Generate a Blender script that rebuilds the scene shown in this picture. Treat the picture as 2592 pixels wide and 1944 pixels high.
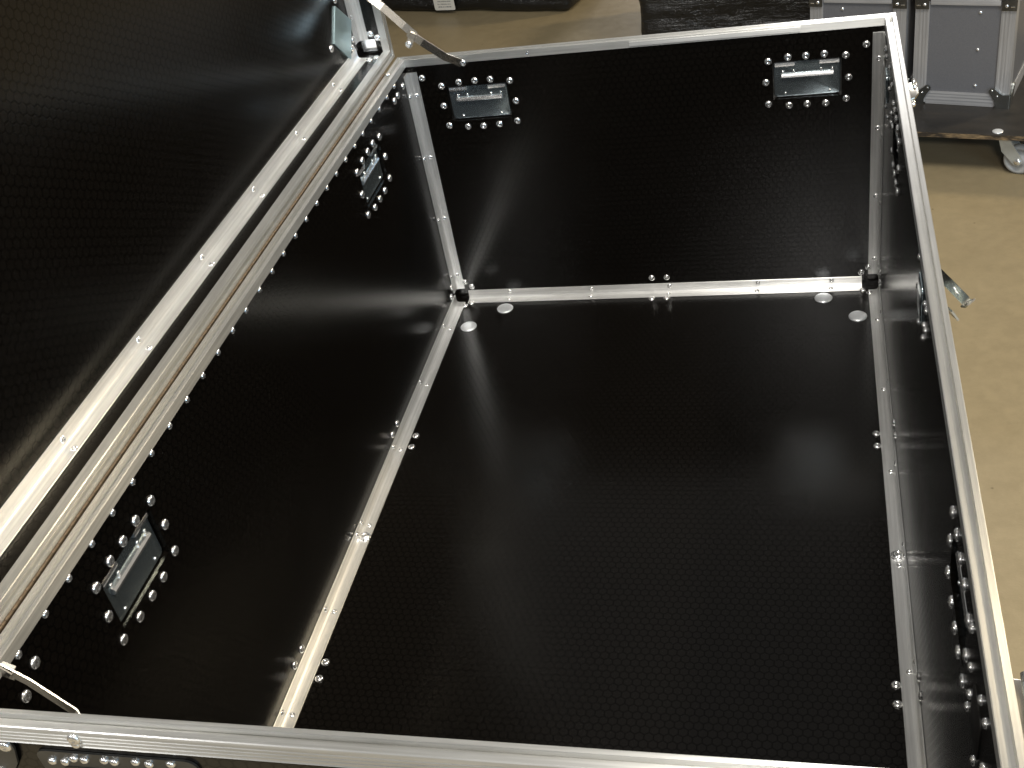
import bpy, bmesh, math, random
from mathutils import Matrix, Vector, noise as mnoise
random.seed(7)
D = bpy.data
scene = bpy.context.scene
col = scene.collection
for o in list(D.objects): D.objects.remove(o)

# ------------------------------------------------------------------ camera
cam_d = D.cameras.new('camera'); cam = D.objects.new('camera', cam_d); col.objects.link(cam)
cam_d.sensor_width = 36.0; cam_d.lens = 40.495
cam_d.clip_start = 0.02; cam_d.clip_end = 200
RGT = Vector((0.96735111, 0.19281061, -0.1644868))
FWD = Vector((-0.25308983, 0.76902453, -0.5869811))
UPV = Vector((0.0133182, 0.60944675, 0.79271513))
m = Matrix.Identity(4)
for i in range(3):
    m[i][0] = RGT[i]; m[i][1] = UPV[i]; m[i][2] = -FWD[i]
m.translation = Vector((0.72510153, -0.51371889, 1.26880781))
cam.matrix_world = m
scene.camera = cam

# ------------------------------------------------------------------ world and lamps (a dim hall, lamps overhead)
world = D.worlds.new('World'); scene.world = world; world.use_nodes = True
bg = world.node_tree.nodes['Background']
bg.inputs['Color'].default_value = (1.0, 0.98, 0.95, 1); bg.inputs['Strength'].default_value = 0.18

def area(name, loc, target, sx, sy, power, color, spread=180):
    l = D.lights.new(name, 'AREA'); l.shape = 'RECTANGLE'; l.size = sx; l.size_y = sy
    l.energy = power; l.color = color; l.spread = math.radians(spread)
    o = D.objects.new(name, l); col.objects.link(o)
    o.location = loc
    o.rotation_euler = (Vector(target) - Vector(loc)).to_track_quat('-Z', 'Y').to_euler()
    return o
area('hall_lamp', (0.72, -0.2, 4.2), (0.72, -0.2, 0), 0.3, 1.2, 115, (1.0, 0.95, 0.86))
area('hall_lamp', (2.4, 0.2, 3.3), (2.4, 0.2, 0), 0.3, 1.2, 75, (1.0, 0.93, 0.80))
area('hall_lamp', (1.05, -3.6, 3.2), (1.0, 0.8, 0), 0.9, 0.4, 115, (1.0, 0.97, 0.92))
area('hall_lamp', (-2.5, -3.0, 3.1), (0.85, 0.6, 0.3), 0.4, 0.4, 70, (1.0, 0.98, 0.95))
area('hall_lamp', (4.5, 4.2, 3.6), (0.2, 0.5, 0), 0.35, 0.9, 150, (1.0, 0.83, 0.56))
area('far_window', (1.1, 11.0, 3.4), (0.7, 1.0, 0.4), 1.2, 0.8, 270, (1.0, 0.98, 0.97))
area('daylight_door', (5.0, -5.0, 2.2), (0.6, 0.8, 0.4), 3.0, 2.6, 165, (0.52, 0.76, 1.0))

scene.view_settings.view_transform = 'Standard'
scene.view_settings.look = 'None'
scene.view_settings.exposure = 0.0
scene.view_settings.gamma = 1.0
scene.view_settings.use_curve_mapping = False
scene.render.engine = 'CYCLES'
scene.cycles.max_bounces = 10; scene.cycles.glossy_bounces = 6

# ------------------------------------------------------------------ materials
class NT:
    def __init__(s, name):
        s.m = D.materials.new(name); s.m.use_nodes = True
        s.t = s.m.node_tree; s.b = s.t.nodes['Principled BSDF']
    def n(s, typ, **kw):
        x = s.t.nodes.new(typ)
        for k, v in kw.items():
            if k.startswith('i_'): x.inputs[k[2:].replace('_', ' ')].default_value = v
            else: setattr(x, k, v)
        return x
    def l(s, a, b): s.t.links.new(a, b)
    def math(s, op, a, b=None):
        x = s.n('ShaderNodeMath', operation=op)
        for i, v in enumerate((a, b)):
            if v is None: continue
            if isinstance(v, (int, float)): x.inputs[i].default_value = v
            else: s.l(v, x.inputs[i])
        return x.outputs[0]
    def vm(s, op, a, b=None, out=0):
        x = s.n('ShaderNodeVectorMath', operation=op)
        for i, v in enumerate((a, b)):
            if v is None: continue
            if isinstance(v, (tuple, list)): x.inputs[i].default_value = v
            else: s.l(v, x.inputs[i])
        return x.outputs[out]
    def ramp(s, f, stops):
        x = s.n('ShaderNodeValToRGB'); e = x.color_ramp.elements
        while len(e) < len(stops): e.new(0.5)
        for k, (pos, c) in enumerate(stops): e[k].position = pos; e[k].color = (*c, 1)
        s.l(f, x.inputs[0]); return x.outputs[0]
    def noise(s, vec, scale, detail=3, rough=0.55):
        x = s.n('ShaderNodeTexNoise'); x.inputs['Scale'].default_value = scale
        x.inputs['Detail'].default_value = detail; x.inputs['Roughness'].default_value = rough
        if vec is not None: s.l(vec, x.inputs['Vector'])
        return x.outputs[0]
    def set(s, **kw):
        for k, v in kw.items():
            inp = s.b.inputs[k.replace('_', ' ')]
            if isinstance(v, (int, float)): inp.default_value = v
            elif isinstance(v, tuple): inp.default_value = (*v, 1) if len(v) == 3 else v
            else: s.l(v, inp)
    def bump(s, h, strength, dist):
        x = s.n('ShaderNodeBump'); x.inputs['Strength'].default_value = strength; x.inputs['Distance'].default_value = dist
        s.l(h, x.inputs['Height']); s.l(x.outputs[0], s.b.inputs['Normal'])

def mat_hexfilm(name='black_hexagon_film', pitch=0.0125, dark=(0.0036, 0.0029, 0.0022)):
    t = NT(name)
    uv = t.n('ShaderNodeUVMap').outputs[0]
    p = t.vm('MULTIPLY', uv, (1 / pitch, 1 / pitch, 0))
    p = t.vm('ADD', p, (500.0, 500.0 * 1.7320508, 0))
    r = (1.0, 1.7320508, 1.0); h = (0.5, 0.8660254, 0.5)
    a = t.vm('SUBTRACT', t.vm('MODULO', p, r), h)
    b = t.vm('SUBTRACT', t.vm('MODULO', t.vm('SUBTRACT', p, h), r), h)
    a = t.vm('MULTIPLY', a, (1, 1, 0)); b = t.vm('MULTIPLY', b, (1, 1, 0))
    la = t.vm('LENGTH', a, out='Value'); lb = t.vm('LENGTH', b, out='Value')
    mix = t.n('ShaderNodeMix', data_type='VECTOR')
    t.l(t.math('LESS_THAN', la, lb), mix.inputs[0])
    t.l(b, mix.inputs[4]); t.l(a, mix.inputs[5])
    g = t.vm('ABSOLUTE', mix.outputs[1])
    d1 = t.vm('DOT_PRODUCT', g, (0.5, 0.8660254, 0), out='Value')
    sep = t.n('ShaderNodeSeparateXYZ'); t.l(g, sep.inputs[0])
    hd = t.math('MAXIMUM', d1, sep.outputs[0])
    e = t.math('SUBTRACT', 0.5, hd)                       # distance to the cell edge
    mr = t.n('ShaderNodeMapRange', interpolation_type='SMOOTHSTEP'); t.l(e, mr.inputs[0])
    mr.inputs[1].default_value = 0.025; mr.inputs[2].default_value = 0.115
    cell = mr.outputs[0]                                   # 0 on the groove, 1 on the cell
    geo = t.n('ShaderNodeTexCoord').outputs['Object']
    smudge = t.noise(geo, 5.5, 4, 0.6)
    fine = t.noise(geo, 420, 2)
    colr = t.n('ShaderNodeMix', data_type='RGBA')
    t.l(cell, colr.inputs[0]); colr.inputs[6].default_value = (dark[0] * 0.5, dark[1] * 0.5, dark[2] * 0.5, 1); colr.inputs[7].default_value = (*dark, 1)
    t.set(Base_Color=colr.outputs[2])
    rr = t.math('ADD', t.math('MULTIPLY', smudge, 0.08), t.math('MULTIPLY', cell, 0.04))
    rr = t.math('ADD', rr, 0.13)
    t.set(Roughness=rr, Specular_IOR_Level=t.math('ADD', t.math('MULTIPLY', cell, 0.17), 0.25))
    hh = t.math('ADD', cell, t.math('MULTIPLY', fine, 0.03))
    t.bump(hh, 0.06, 0.0005)
    return t.m

def mat_alu(name, base=(0.86, 0.86, 0.85), rough=0.36, aniso=0.9, lines=0.10, metal=0.80):
    t = NT(name)
    uv = t.n('ShaderNodeUVMap').outputs[0]
    tg = t.n('ShaderNodeTangent', direction_type='UV_MAP')
    t.l(tg.outputs[0], t.b.inputs['Tangent'])
    v1 = t.vm('MULTIPLY', uv, (2.5, 520, 1)); n1 = t.noise(v1, 1.0, 3, 0.6)
    v2 = t.vm('MULTIPLY', uv, (4, 260, 1)); n2 = t.noise(v2, 1.0, 4, 0.6)
    big = t.noise(t.n('ShaderNodeTexCoord').outputs['Object'], 9, 3)
    n4 = t.noise(t.vm('MULTIPLY', uv, (5, 30, 1)), 1.0, 4, 0.6)
    c = t.ramp(t.math('ADD', t.math('MULTIPLY', n2, 0.5), t.math('MULTIPLY', n4, 0.5)), [(0.38, tuple(x * 0.70 for x in base)), (0.62, base)])
    r = t.math('ADD', t.math('MULTIPLY', n2, 0.12), t.math('MULTIPLY', big, 0.10))
    t.set(Base_Color=c, Metallic=metal, Roughness=t.math('ADD', r, rough - 0.11), Anisotropic=aniso, Anisotropic_Rotation=0.25)
    t.bump(n1, lines, 0.0005)
    return t.m

def mat_plain(name, base, rough, metal=0.0, nscale=40, var=0.12, bump=0.0, rvar=0.1, spec=0.5):
    t = NT(name)
    co = t.n('ShaderNodeTexCoord').outputs['Object']
    n = t.noise(co, nscale, 4, 0.6)
    c = t.ramp(n, [(0.3, tuple(x * (1 - var) for x in base)), (0.7, tuple(min(1, x * (1 + var)) for x in base))])
    t.set(Base_Color=c, Metallic=metal, Specular_IOR_Level=spec)
    t.set(Roughness=t.math('ADD', t.math('MULTIPLY', n, rvar), rough - rvar / 2))
    if bump: t.bump(n, bump, 0.001)
    return t.m

def mat_concrete():
    t = NT('concrete')
    co = t.n('ShaderNodeTexCoord').outputs['Object']
    n1 = t.noise(co, 1.6, 5, 0.6); n2 = t.noise(co, 38, 5, 0.65); n3 = t.noise(co, 260, 2)
    c = t.ramp(n1, [(0.3, (0.222, 0.178, 0.104)), (0.7, (0.265, 0.216, 0.132))])
    c2 = t.ramp(n2, [(0.36, (0.91, 0.91, 0.91)), (0.60, (1, 1, 1)), (0.78, (1.06, 1.05, 1.03))])
    mx = t.n('ShaderNodeMix', data_type='RGBA', blend_type='MULTIPLY'); mx.inputs[0].default_value = 1
    t.l(c, mx.inputs[6]); t.l(c2, mx.inputs[7])
    vo = t.n('ShaderNodeTexVoronoi'); vo.inputs['Scale'].default_value = 34; t.l(co, vo.inputs['Vector'])
    sp = t.ramp(vo.outputs['Distance'], [(0.05, (0.45, 0.42, 0.38)), (0.11, (1, 1, 1))])
    gate = t.ramp(t.noise(co, 11, 2), [(0.58, (1, 1, 1)), (0.64, (0, 0, 0))])
    sx = t.n('ShaderNodeMix', data_type='RGBA'); t.l(gate, sx.inputs[0]); t.l(sp, sx.inputs[6]); sx.inputs[7].default_value = (1, 1, 1, 1)
    m2 = t.n('ShaderNodeMix', data_type='RGBA', blend_type='MULTIPLY'); m2.inputs[0].default_value = 1
    t.l(mx.outputs[2], m2.inputs[6]); t.l(sx.outputs[2], m2.inputs[7])
    t.set(Base_Color=m2.outputs[2], Specular_IOR_Level=0.35)
    t.set(Roughness=t.math('ADD', t.math('MULTIPLY', n2, 0.25), 0.30))
    t.bump(t.math('ADD', n3, n2), 0.15, 0.0015)
    return t.m

def mat_deck():
    t = NT('worn_black_plywood')
    co = t.n('ShaderNodeTexCoord').outputs['Object']
    v = t.vm('MULTIPLY', co, (5, 16, 16)); n = t.noise(v, 1.3, 5, 0.65); n2 = t.noise(co, 60, 4, 0.7)
    c = t.ramp(n, [(0.30, (0.010, 0.009, 0.008)), (0.62, (0.022, 0.019, 0.016)), (0.80, (0.045, 0.034, 0.024))])
    ch = t.ramp(n2, [(0.70, (0, 0, 0)), (0.74, (1, 1, 1))])
    mx = t.n('ShaderNodeMix', data_type='RGBA'); t.l(ch, mx.inputs[0]); t.l(c, mx.inputs[6]); mx.inputs[7].default_value = (0.16, 0.11, 0.06, 1)
    t.set(Base_Color=mx.outputs[2], Roughness=t.math('ADD', t.math('MULTIPLY', n, 0.3), 0.25))
    t.bump(n2, 0.2, 0.001); return t.m

def mat_plywood_edge():
    t = NT('chipped_plywood_edge')
    co = t.n('ShaderNodeTexCoord').outputs['Object']
    n = t.noise(t.vm('MULTIPLY', co, (14, 14, 60)), 1, 4, 0.7)
    t.set(Base_Color=t.ramp(n, [(0.45, (0.020, 0.015, 0.011)), (0.58, (0.20, 0.14, 0.075)), (0.7, (0.34, 0.25, 0.14))]), Roughness=0.6)
    return t.m

def mat_wrap():
    t = NT('black_stretch_wrap')
    co = t.n('ShaderNodeTexCoord').outputs['Object']
    v = t.vm('MULTIPLY', co, (6, 6, 40)); n = t.noise(v, 1.5, 5, 0.7); n2 = t.noise(co, 35, 3, 0.6)
    t.set(Base_Color=(0.006, 0.006, 0.006), Roughness=t.math('ADD', t.math('MULTIPLY', n2, 0.2), 0.12))
    t.bump(t.math('ADD', n, n2), 0.6, 0.012); return t.m

def mat_label():
    t = NT('printed_paper_label')
    uv = t.n('ShaderNodeUVMap').outputs[0]
    s = t.n('ShaderNodeSeparateXYZ'); t.l(uv, s.inputs[0])
    row = t.math('FRACT', t.math('MULTIPLY', s.outputs[1], 95.0))
    on = t.math('LESS_THAN', row, 0.42)
    ch = t.math('GREATER_THAN', t.noise(t.vm('MULTIPLY', uv, (420, 95, 1)), 1.0, 1), 0.45)
    ina = t.math('MULTIPLY', t.math('GREATER_THAN', s.outputs[0], 0.016), t.math('LESS_THAN', s.outputs[0], 0.076))
    inb = t.math('GREATER_THAN', s.outputs[1], 0.010)
    f = t.math('MULTIPLY', t.math('MULTIPLY', on, ch), t.math('MULTIPLY', ina, inb))
    mx = t.n('ShaderNodeMix', data_type='RGBA'); t.l(f, mx.inputs[0])
    mx.inputs[6].default_value = (0.62, 0.60, 0.54, 1); mx.inputs[7].default_value = (0.22, 0.22, 0.22, 1)
    t.set(Base_Color=mx.outputs[2], Roughness=0.55); return t.m

M_HEX = mat_hexfilm()
M_ALU = mat_alu('brushed_aluminium', metal=0.72)
M_RIM = mat_alu('aluminium_rim', base=(0.70, 0.70, 0.68), rough=0.38, aniso=0.9, lines=0.08)
M_GALU = mat_alu('ribbed_aluminium_edging', base=(0.46, 0.46, 0.47), rough=0.42, aniso=0.6, lines=0.22, metal=0.45)
M_ZINC = mat_plain('zinc_plate', (0.54, 0.64, 0.69), 0.14, 0.94, 8, 0.03, 0, 0.08)
M_RIVET = mat_plain('bright_rivet_steel', (0.95, 0.95, 0.95), 0.19, 0.93, 60, 0.05, 0, 0.06)
M_DIA = mat_plain('blued_zinc', (0.42, 0.56, 0.60), 0.30, 0.75, 14, 0.10, 0, 0.1)
M_DARKST = mat_plain('dark_steel', (0.10, 0.10, 0.095), 0.35, 0.8, 30, 0.2, 0, 0.1)
M_DISC = mat_plain('dull_zinc_disc', (0.88, 0.91, 0.94), 0.30, 0.65, 60, 0.06, 0, 0.1)
M_HINGE = mat_plain('brown_hinge_steel', (0.13, 0.092, 0.056), 0.55, 0.6, 160, 0.35, 0.3, 0.2)
M_STAY = mat_plain('chromed_stay_steel', (0.60, 0.56, 0.49), 0.22, 1.0, 20, 0.05, 0, 0.08)
M_BLACKEDGE = mat_plain('black_panel_edge', (0.008, 0.007, 0.006), 0.5)
M_GREY = mat_plain('grey_laminate', (0.122, 0.123, 0.132), 0.45, 0.0, 300, 0.10, 0.12, 0.1)
M_STEEL = mat_plain('corner_steel', (0.46, 0.49, 0.49), 0.22, 1.0, 25, 0.10, 0, 0.12)
M_CAST = mat_plain('galvanised_caster', (0.52, 0.55, 0.55), 0.30, 0.55, 40, 0.10, 0, 0.1)
M_WHEEL = mat_plain('grey_rubber', (0.30, 0.30, 0.29), 0.5, 0.0, 60, 0.15)
M_CONC = mat_concrete(); M_DECK = mat_deck(); M_EDGE = mat_plywood_edge(); M_WRAP = mat_wrap(); M_LABEL = mat_label()

# ------------------------------------------------------------------ mesh helpers
class MB:
    def __init__(s): s.v = []; s.f = []; s.uv = []; s.sm = []
    def face(s, idx, uvs, smooth=False): s.f.append(tuple(idx)); s.uv.append(list(uvs)); s.sm.append(smooth)
    def box(s, lo, hi, bev=0.0):
        x0, y0, z0 = lo; x1, y1, z1 = hi
        b = len(s.v)
        s.v += [Vector(q) for q in ((x0, y0, z0), (x1, y0, z0), (x1, y1, z0), (x0, y1, z0), (x0, y0, z1), (x1, y0, z1), (x1, y1, z1), (x0, y1, z1))]
        for f in ((0, 3, 2, 1), (4, 5, 6, 7), (0, 1, 5, 4), (1, 2, 6, 5), (2, 3, 7, 6), (3, 0, 4, 7)):
            s.autoface([b + i for i in f])
        return s
    def autoface(s, idx, smooth=False):
        P = [s.v[i] for i in idx]
        n = (P[1] - P[0]).cross(P[2] - P[0])
        a = max(range(3), key=lambda k: abs(n[k]))
        k = [q for q in range(3) if q != a]
        s.face(idx, [(q[k[0]], q[k[1]]) for q in P], smooth)
    def extrude(s, prof, p0, p1, A, B, m0=None, m1=None, caps=True):
        """sweep closed profile (a,b) from p0 to p1; A,B unit axes; m0/m1(a,b) -> shift along the length for mitres"""
        p0 = Vector(p0); p1 = Vector(p1); A = Vector(A); B = Vector(B)
        d = (p1 - p0); Ln = d.length; d = d / Ln
        b = len(s.v); n = len(prof); per = [0.0]
        for i in range(n):
            a0 = prof[i]; a1 = prof[(i + 1) % n]; per.append(per[-1] + math.hypot(a1[0] - a0[0], a1[1] - a0[1]))
        u0 = []; u1 = []
        for (a, bb) in prof:
            t0 = m0(a, bb) if m0 else 0.0; t1 = Ln + (m1(a, bb) if m1 else 0.0)
            s.v.append(p0 + A * a + B * bb + d * t0); u0.append(t0)
        for (a, bb) in prof:
            t1 = Ln + (m1(a, bb) if m1 else 0.0)
            s.v.append(p0 + A * a + B * bb + d * t1); u1.append(t1)
        flip = A.cross(B).dot(d) < 0
        for i in range(n):
            j = (i + 1) % n
            q = [b + i, b + j, b + n + j, b + n + i]; uvq = [(u0[i], per[i]), (u0[j], per[i + 1]), (u1[j], per[i + 1]), (u1[i], per[i])]
            if flip: q.reverse(); uvq.reverse()
            s.face(q, uvq)
        if caps:
            c0 = list(range(b + n - 1, b - 1, -1)); c1 = list(range(b + n, b + 2 * n))
            if flip: c0.reverse(); c1.reverse()
            s.face(c0, [(prof[i - b][0], prof[i - b][1]) for i in c0]); s.face(c1, [(prof[i - b - n][0], prof[i - b - n][1]) for i in c1])
        return s
    def lathe(s, prof, seg=16, origin=(0, 0, 0), Z=(0, 0, 1), smooth=True, capend=True):
        Z = Vector(Z).normalized(); X = Z.orthogonal().normalized(); Y = Z.cross(X); O = Vector(origin)
        rings = []
        for (r, z) in prof:
            if r < 1e-7: rings.append([len(s.v)]); s.v.append(O + Z * z)
            else:
                rings.append(list(range(len(s.v), len(s.v) + seg)))
                for k in range(seg):
                    a = 2 * math.pi * k / seg; s.v.append(O + Z * z + (X * math.cos(a) + Y * math.sin(a)) * r)
        for i in range(len(rings) - 1):
            r0, r1 = rings[i], rings[i + 1]
            for k in range(seg):
                k2 = (k + 1) % seg
                q = [r0[k % len(r0)], r0[k2 % len(r0)], r1[k2 % len(r1)], r1[k % len(r1)]]
                q = list(dict.fromkeys(q))
                if len(q) > 2: s.face(q, [(k / seg, i)] * len(q), smooth)
        return s
    def plate(s, outline, z0, z1, smooth=False):
        """outline: list of (x,y) ccw, extruded from z0 to z1"""
        b = len(s.v); n = len(outline)
        s.v += [Vector((x, y, z0)) for x, y in outline] + [Vector((x, y, z1)) for x, y in outline]
        s.autoface([b + n - 1 - i for i in range(n)]); s.autoface([b + n + i for i in range(n)])
        for i in range(n):
            j = (i + 1) % n; s.autoface([b + i, b + j, b + n + j, b + n + i], smooth)
        return s
    def mesh(s, name, mat, xf=None, bevel=0.0, segs=2):
        me = D.meshes.new(name)
        V = [xf @ v for v in s.v] if xf else s.v
        me.from_pydata([tuple(v) for v in V], [], s.f)
        ul = me.uv_layers.new(name='UVMap')
        k = 0
        for fi, poly in enumerate(me.polygons):
            poly.use_smooth = s.sm[fi]
            for c in range(len(poly.vertices)): ul.data[poly.loop_start + c].uv = s.uv[fi][c]
        mats = mat if isinstance(mat, (list, tuple)) else [mat]
        for q in mats: me.materials.append(q)
        if bevel:
            bm = bmesh.new(); bm.from_mesh(me)
            ed = [e for e in bm.edges if len(e.link_faces) == 2 and e.calc_face_angle(0) > 0.6]
            bmesh.ops.bevel(bm, geom=ed, offset=bevel, segments=segs, profile=0.6, affect='EDGES', clamp_overlap=True)
            bm.to_mesh(me); bm.free()
            for p in me.polygons: p.use_smooth = True
            me.set_sharp_from_angle(angle=math.radians(50))
        me.update(); return me

def link(name, me, parent=None, mw=None, local=None):
    """mw: the object's world matrix (its parent has an identity or translated world); local: matrix inside the parent"""
    o = D.objects.new(name, me); col.objects.link(o)
    if parent is not None: o.parent = parent
    if local is not None: o.matrix_basis = local
    else:
        pw = parent.get_world() if hasattr(parent, 'get_world') else WORLD.get(parent.name, Matrix.Identity(4)) if parent else Matrix.Identity(4)
        w = mw or Matrix.Identity(4)
        o.matrix_basis = pw.inverted() @ w
        WORLD[o.name] = w
    return o
WORLD = {}
def thing(name, label, cat, loc, rz=0.0, group=None):
    o = D.objects.new(name, None); col.objects.link(o); o.empty_display_size = 0.05
    mw = Matrix.Translation(loc) @ Matrix.Rotation(rz, 4, 'Z'); o.matrix_basis = mw; WORLD[o.name] = mw
    o['label'] = label; o['category'] = cat
    if group: o['group'] = group
    return o
def frame(o, n, up):
    Z = Vector(n).normalized(); Y = Vector(up).normalized(); X = Y.cross(Z); mm = Matrix.Identity(4)
    for i in range(3): mm[i][0] = X[i]; mm[i][1] = Y[i]; mm[i][2] = Z[i]
    mm.translation = Vector(o); return mm
def rrect(w, h, r, n=4, cx=0, cy=0):
    out = []
    for (sx, sy, a0) in ((1, 1, 0), (-1, 1, 90), (-1, -1, 180), (1, -1, 270)):
        for k in range(n + 1):
            a = math.radians(a0 + 90 * k / n); out.append((cx + sx * (w / 2 - r) + r * math.cos(a), cy + sy * (h / 2 - r) + r * math.sin(a)))
    return out

# ------------------------------------------------------------------ shared small meshes
ME_RIVET = MB().lathe([(0.0065, 0), (0.0064, 0.0010), (0.0057, 0.0021), (0.0042, 0.0030), (0.0025, 0.0034), (0.0019, 0.0027), (0, 0.0026)], 18).mesh('rivet', M_RIVET)
ME_SMALL = MB().lathe([(0.0045, 0), (0.0044, 0.0010), (0.0036, 0.0024), (0.0018, 0.0033), (0, 0.0036)], 14).mesh('small_rivet', M_RIVET)
ME_SCREW = MB().lathe([(0.0046, 0), (0.0045, 0.0008), (0.0034, 0.0017), (0.0018, 0.0021), (0.0015, 0.0014), (0, 0.0014)], 14).mesh('screw', M_RIVET)
ME_TINY = MB().lathe([(0.0024, 0), (0.0022, 0.0012), (0.0012, 0.0021), (0, 0.0023)], 10).mesh('tiny_rivet', M_RIVET)
ME_BIG = MB().lathe([(0.0105, 0), (0.0105, 0.0016), (0.0085, 0.0020), (0.0075, 0.0020), (0.0072, 0.0052), (0.0040, 0.0066), (0.0036, 0.0050), (0, 0.0050)], 18).mesh('bolt', M_RIVET)
ME_DISC = MB().lathe([(0.0165, 0), (0.0168, 0.0012), (0.0158, 0.0024), (0.0135, 0.0028), (0.006, 0.0031), (0, 0.0031)], 28).mesh('cover_disc', M_DISC)

def jit(): return Matrix.Rotation(random.uniform(-0.05, 0.05), 4, 'X') @ Matrix.Rotation(random.uniform(-0.05, 0.05), 4, 'Y') @ Matrix.Rotation(random.uniform(0, 6.28), 4, 'Z')
def put(name, me, parent, o, n, up=(0, 0, 1)):
    if abs(Vector(n).normalized().z) > 0.9: up = (0, 1, 0)
    return link(name, me, parent, frame(o, n, up) @ jit())

# ------------------------------------------------------------------ the setting
W, L, ZR = 0.85, 1.44915, 0.51337
ZT = ZR + 0.014
ZG = -0.17
g = MB(); g.box((-30, -30, ZG - 0.05), (30, 40, ZG))
floor = link('concrete_floor', g.mesh('concrete_floor', M_CONC)); floor['kind'] = 'structure'

# ------------------------------------------------------------------ the big open flight case
case = thing('flight_case', 'large open black flight case with aluminium edging, its lid standing upright', 'flight case', (W / 2, L / 2, ZG))
T = 0.010
# panels
def panel(name, lo, hi, parent=case, xf=None):
    return link(name, MB().box(lo, hi).mesh(name, M_HEX, xf), parent)
def panel_holes(axis, lo, hi, holes):
    """wall panel normal to axis 0 or 1, with rectangular openings (a0,a1,z0,z1) cut through"""
    k = 1 - axis
    m_ = MB()
    av = sorted({lo[k], hi[k]} | {h[0] for h in holes} | {h[1] for h in holes}); zv = sorted({lo[2], hi[2]} | {h[2] for h in holes} | {h[3] for h in holes})
    def P(a, z, t): q = [0, 0, z]; q[k] = a; q[axis] = t; return Vector(q)
    solid = lambda i, j: 0 <= i < len(av) - 1 and 0 <= j < len(zv) - 1 and not any(h[0] - 1e-6 < (av[i] + av[i + 1]) / 2 < h[1] and h[2] < (zv[j] + zv[j + 1]) / 2 < h[3] for h in holes)
    def quad(pts, out):
        b = len(m_.v); m_.v += pts
        n = (pts[1] - pts[0]).cross(pts[2] - pts[0]); idx = [b, b + 1, b + 2, b + 3]
        if n.dot(Vector(out)) < 0: idx.reverse()
        m_.autoface(idx)
    ax = Vector((1, 0, 0)) if axis == 0 else Vector((0, 1, 0)); kv = Vector((0, 1, 0)) if axis == 0 else Vector((1, 0, 0)); zz = Vector((0, 0, 1))
    for i in range(len(av) - 1):
        for j in range(len(zv) - 1):
            if not solid(i, j): continue
            a0, a1, z0, z1 = av[i], av[i + 1], zv[j], zv[j + 1]
            for t, o in ((lo[axis], -ax), (hi[axis], ax)): quad([P(a0, z0, t), P(a1, z0, t), P(a1, z1, t), P(a0, z1, t)], o)
            if not solid(i - 1, j): quad([P(a0, z0, lo[axis]), P(a0, z1, lo[axis]), P(a0, z1, hi[axis]), P(a0, z0, hi[axis])], -kv)
            if not solid(i + 1, j): quad([P(a1, z0, lo[axis]), P(a1, z1, lo[axis]), P(a1, z1, hi[axis]), P(a1, z0, hi[axis])], kv)
            if not solid(i, j - 1): quad([P(a0, z0, lo[axis]), P(a1, z0, lo[axis]), P(a1, z0, hi[axis]), P(a0, z0, hi[axis])], -zz)
            if not solid(i, j + 1): quad([P(a0, z1, lo[axis]), P(a1, z1, lo[axis]), P(a1, z1, hi[axis]), P(a0, z1, hi[axis])], zz)
    return link('wall_panel', m_.mesh('wall_panel', M_HEX), case)
ZH = 0.4330
def hole(c, z): return (c - 0.0580, c + 0.0580, z - 0.0342, z + 0.0342)
P_floor = panel('floor_panel', (-T, -T, -T), (W + T, L + T, 0))
HF = [(0.1287, ZH + 0.0005), (0.7215, ZH - 0.0035)]; HLF = [(1.1800, ZH), (0.2615, ZH - 0.003)]; HRT = [(1.155, ZH + 0.004), (0.2540, ZH + 0.004)]; HN = [(0.1287, ZH), (0.7215, ZH)]
P_left = panel_holes(0, (-T, -T + 0.0002, 0.0002), (0, L + T - 0.0002, ZT - 0.0080), [hole(*q) for q in HLF])
P_right = panel_holes(0, (W, -T + 0.0002, 0.0002), (W + T, L + T - 0.0002, ZT - 0.0080), [hole(*q) for q in HRT])
P_far = panel_holes(1, (0.0002, L, 0.0002), (W - 0.0002, L + T, ZT - 0.0080), [hole(*q) for q in HF])
P_near = panel_holes(1, (0.0002, -T, 0.0002), (W - 0.0002, 0, ZT - 0.0080), [hole(*q) for q in HN])

ANGLE = [(0, 0), (0.0200, 0), (0.0203, 0.0008), (0.0198, 0.0018), (0.0080, 0.0022), (0.0052, 0.0030), (0.0038, 0.0038), (0.0030, 0.0052), (0.0022, 0.0080), (0.0018, 0.0198), (0.0008, 0.0203), (0, 0.0200)]
E3 = 0.0003
def angle(p0, p1, A, B, parent=case, xf=None, name='corner_strip', mat=None):
    """aluminium angle lying in an inside corner, legs along A and B"""
    off = (Vector(A) + Vector(B)) * E3
    return link(name, MB().extrude(ANGLE, Vector(p0) + off, Vector(p1) + off, A, B).mesh(name, mat or M_ALU, xf), parent)
G = 0.024
S_left = angle((0, 0.024, 0), (0, L - 0.017, 0), (1, 0, 0), (0, 0, 1))
S_right = angle((W, 0.024, 0), (W, L - 0.020, 0), (-1, 0, 0), (0, 0, 1))
S_far = angle((0.027, L, 0), (W - 0.032, L, 0), (0, -1, 0), (0, 0, 1))
S_near = angle((0.027, 0, 0), (W - 0.032, 0, 0), (0, 1, 0), (0, 0, 1))
S_fl = angle((0, L, 0.026), (0, L, 0.5020), (1, 0, 0), (0, -1, 0))
S_fr = angle((W, L, 0.026), (W, L, 0.5025), (-1, 0, 0), (0, -1, 0))
S_nl = angle((0, 0, 0.026), (0, 0, 0.5020), (1, 0, 0), (0, 1, 0))
S_nr = angle((W, 0, 0.026), (W, 0, 0.5020), (-1, 0, 0), (0, 1, 0))

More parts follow.
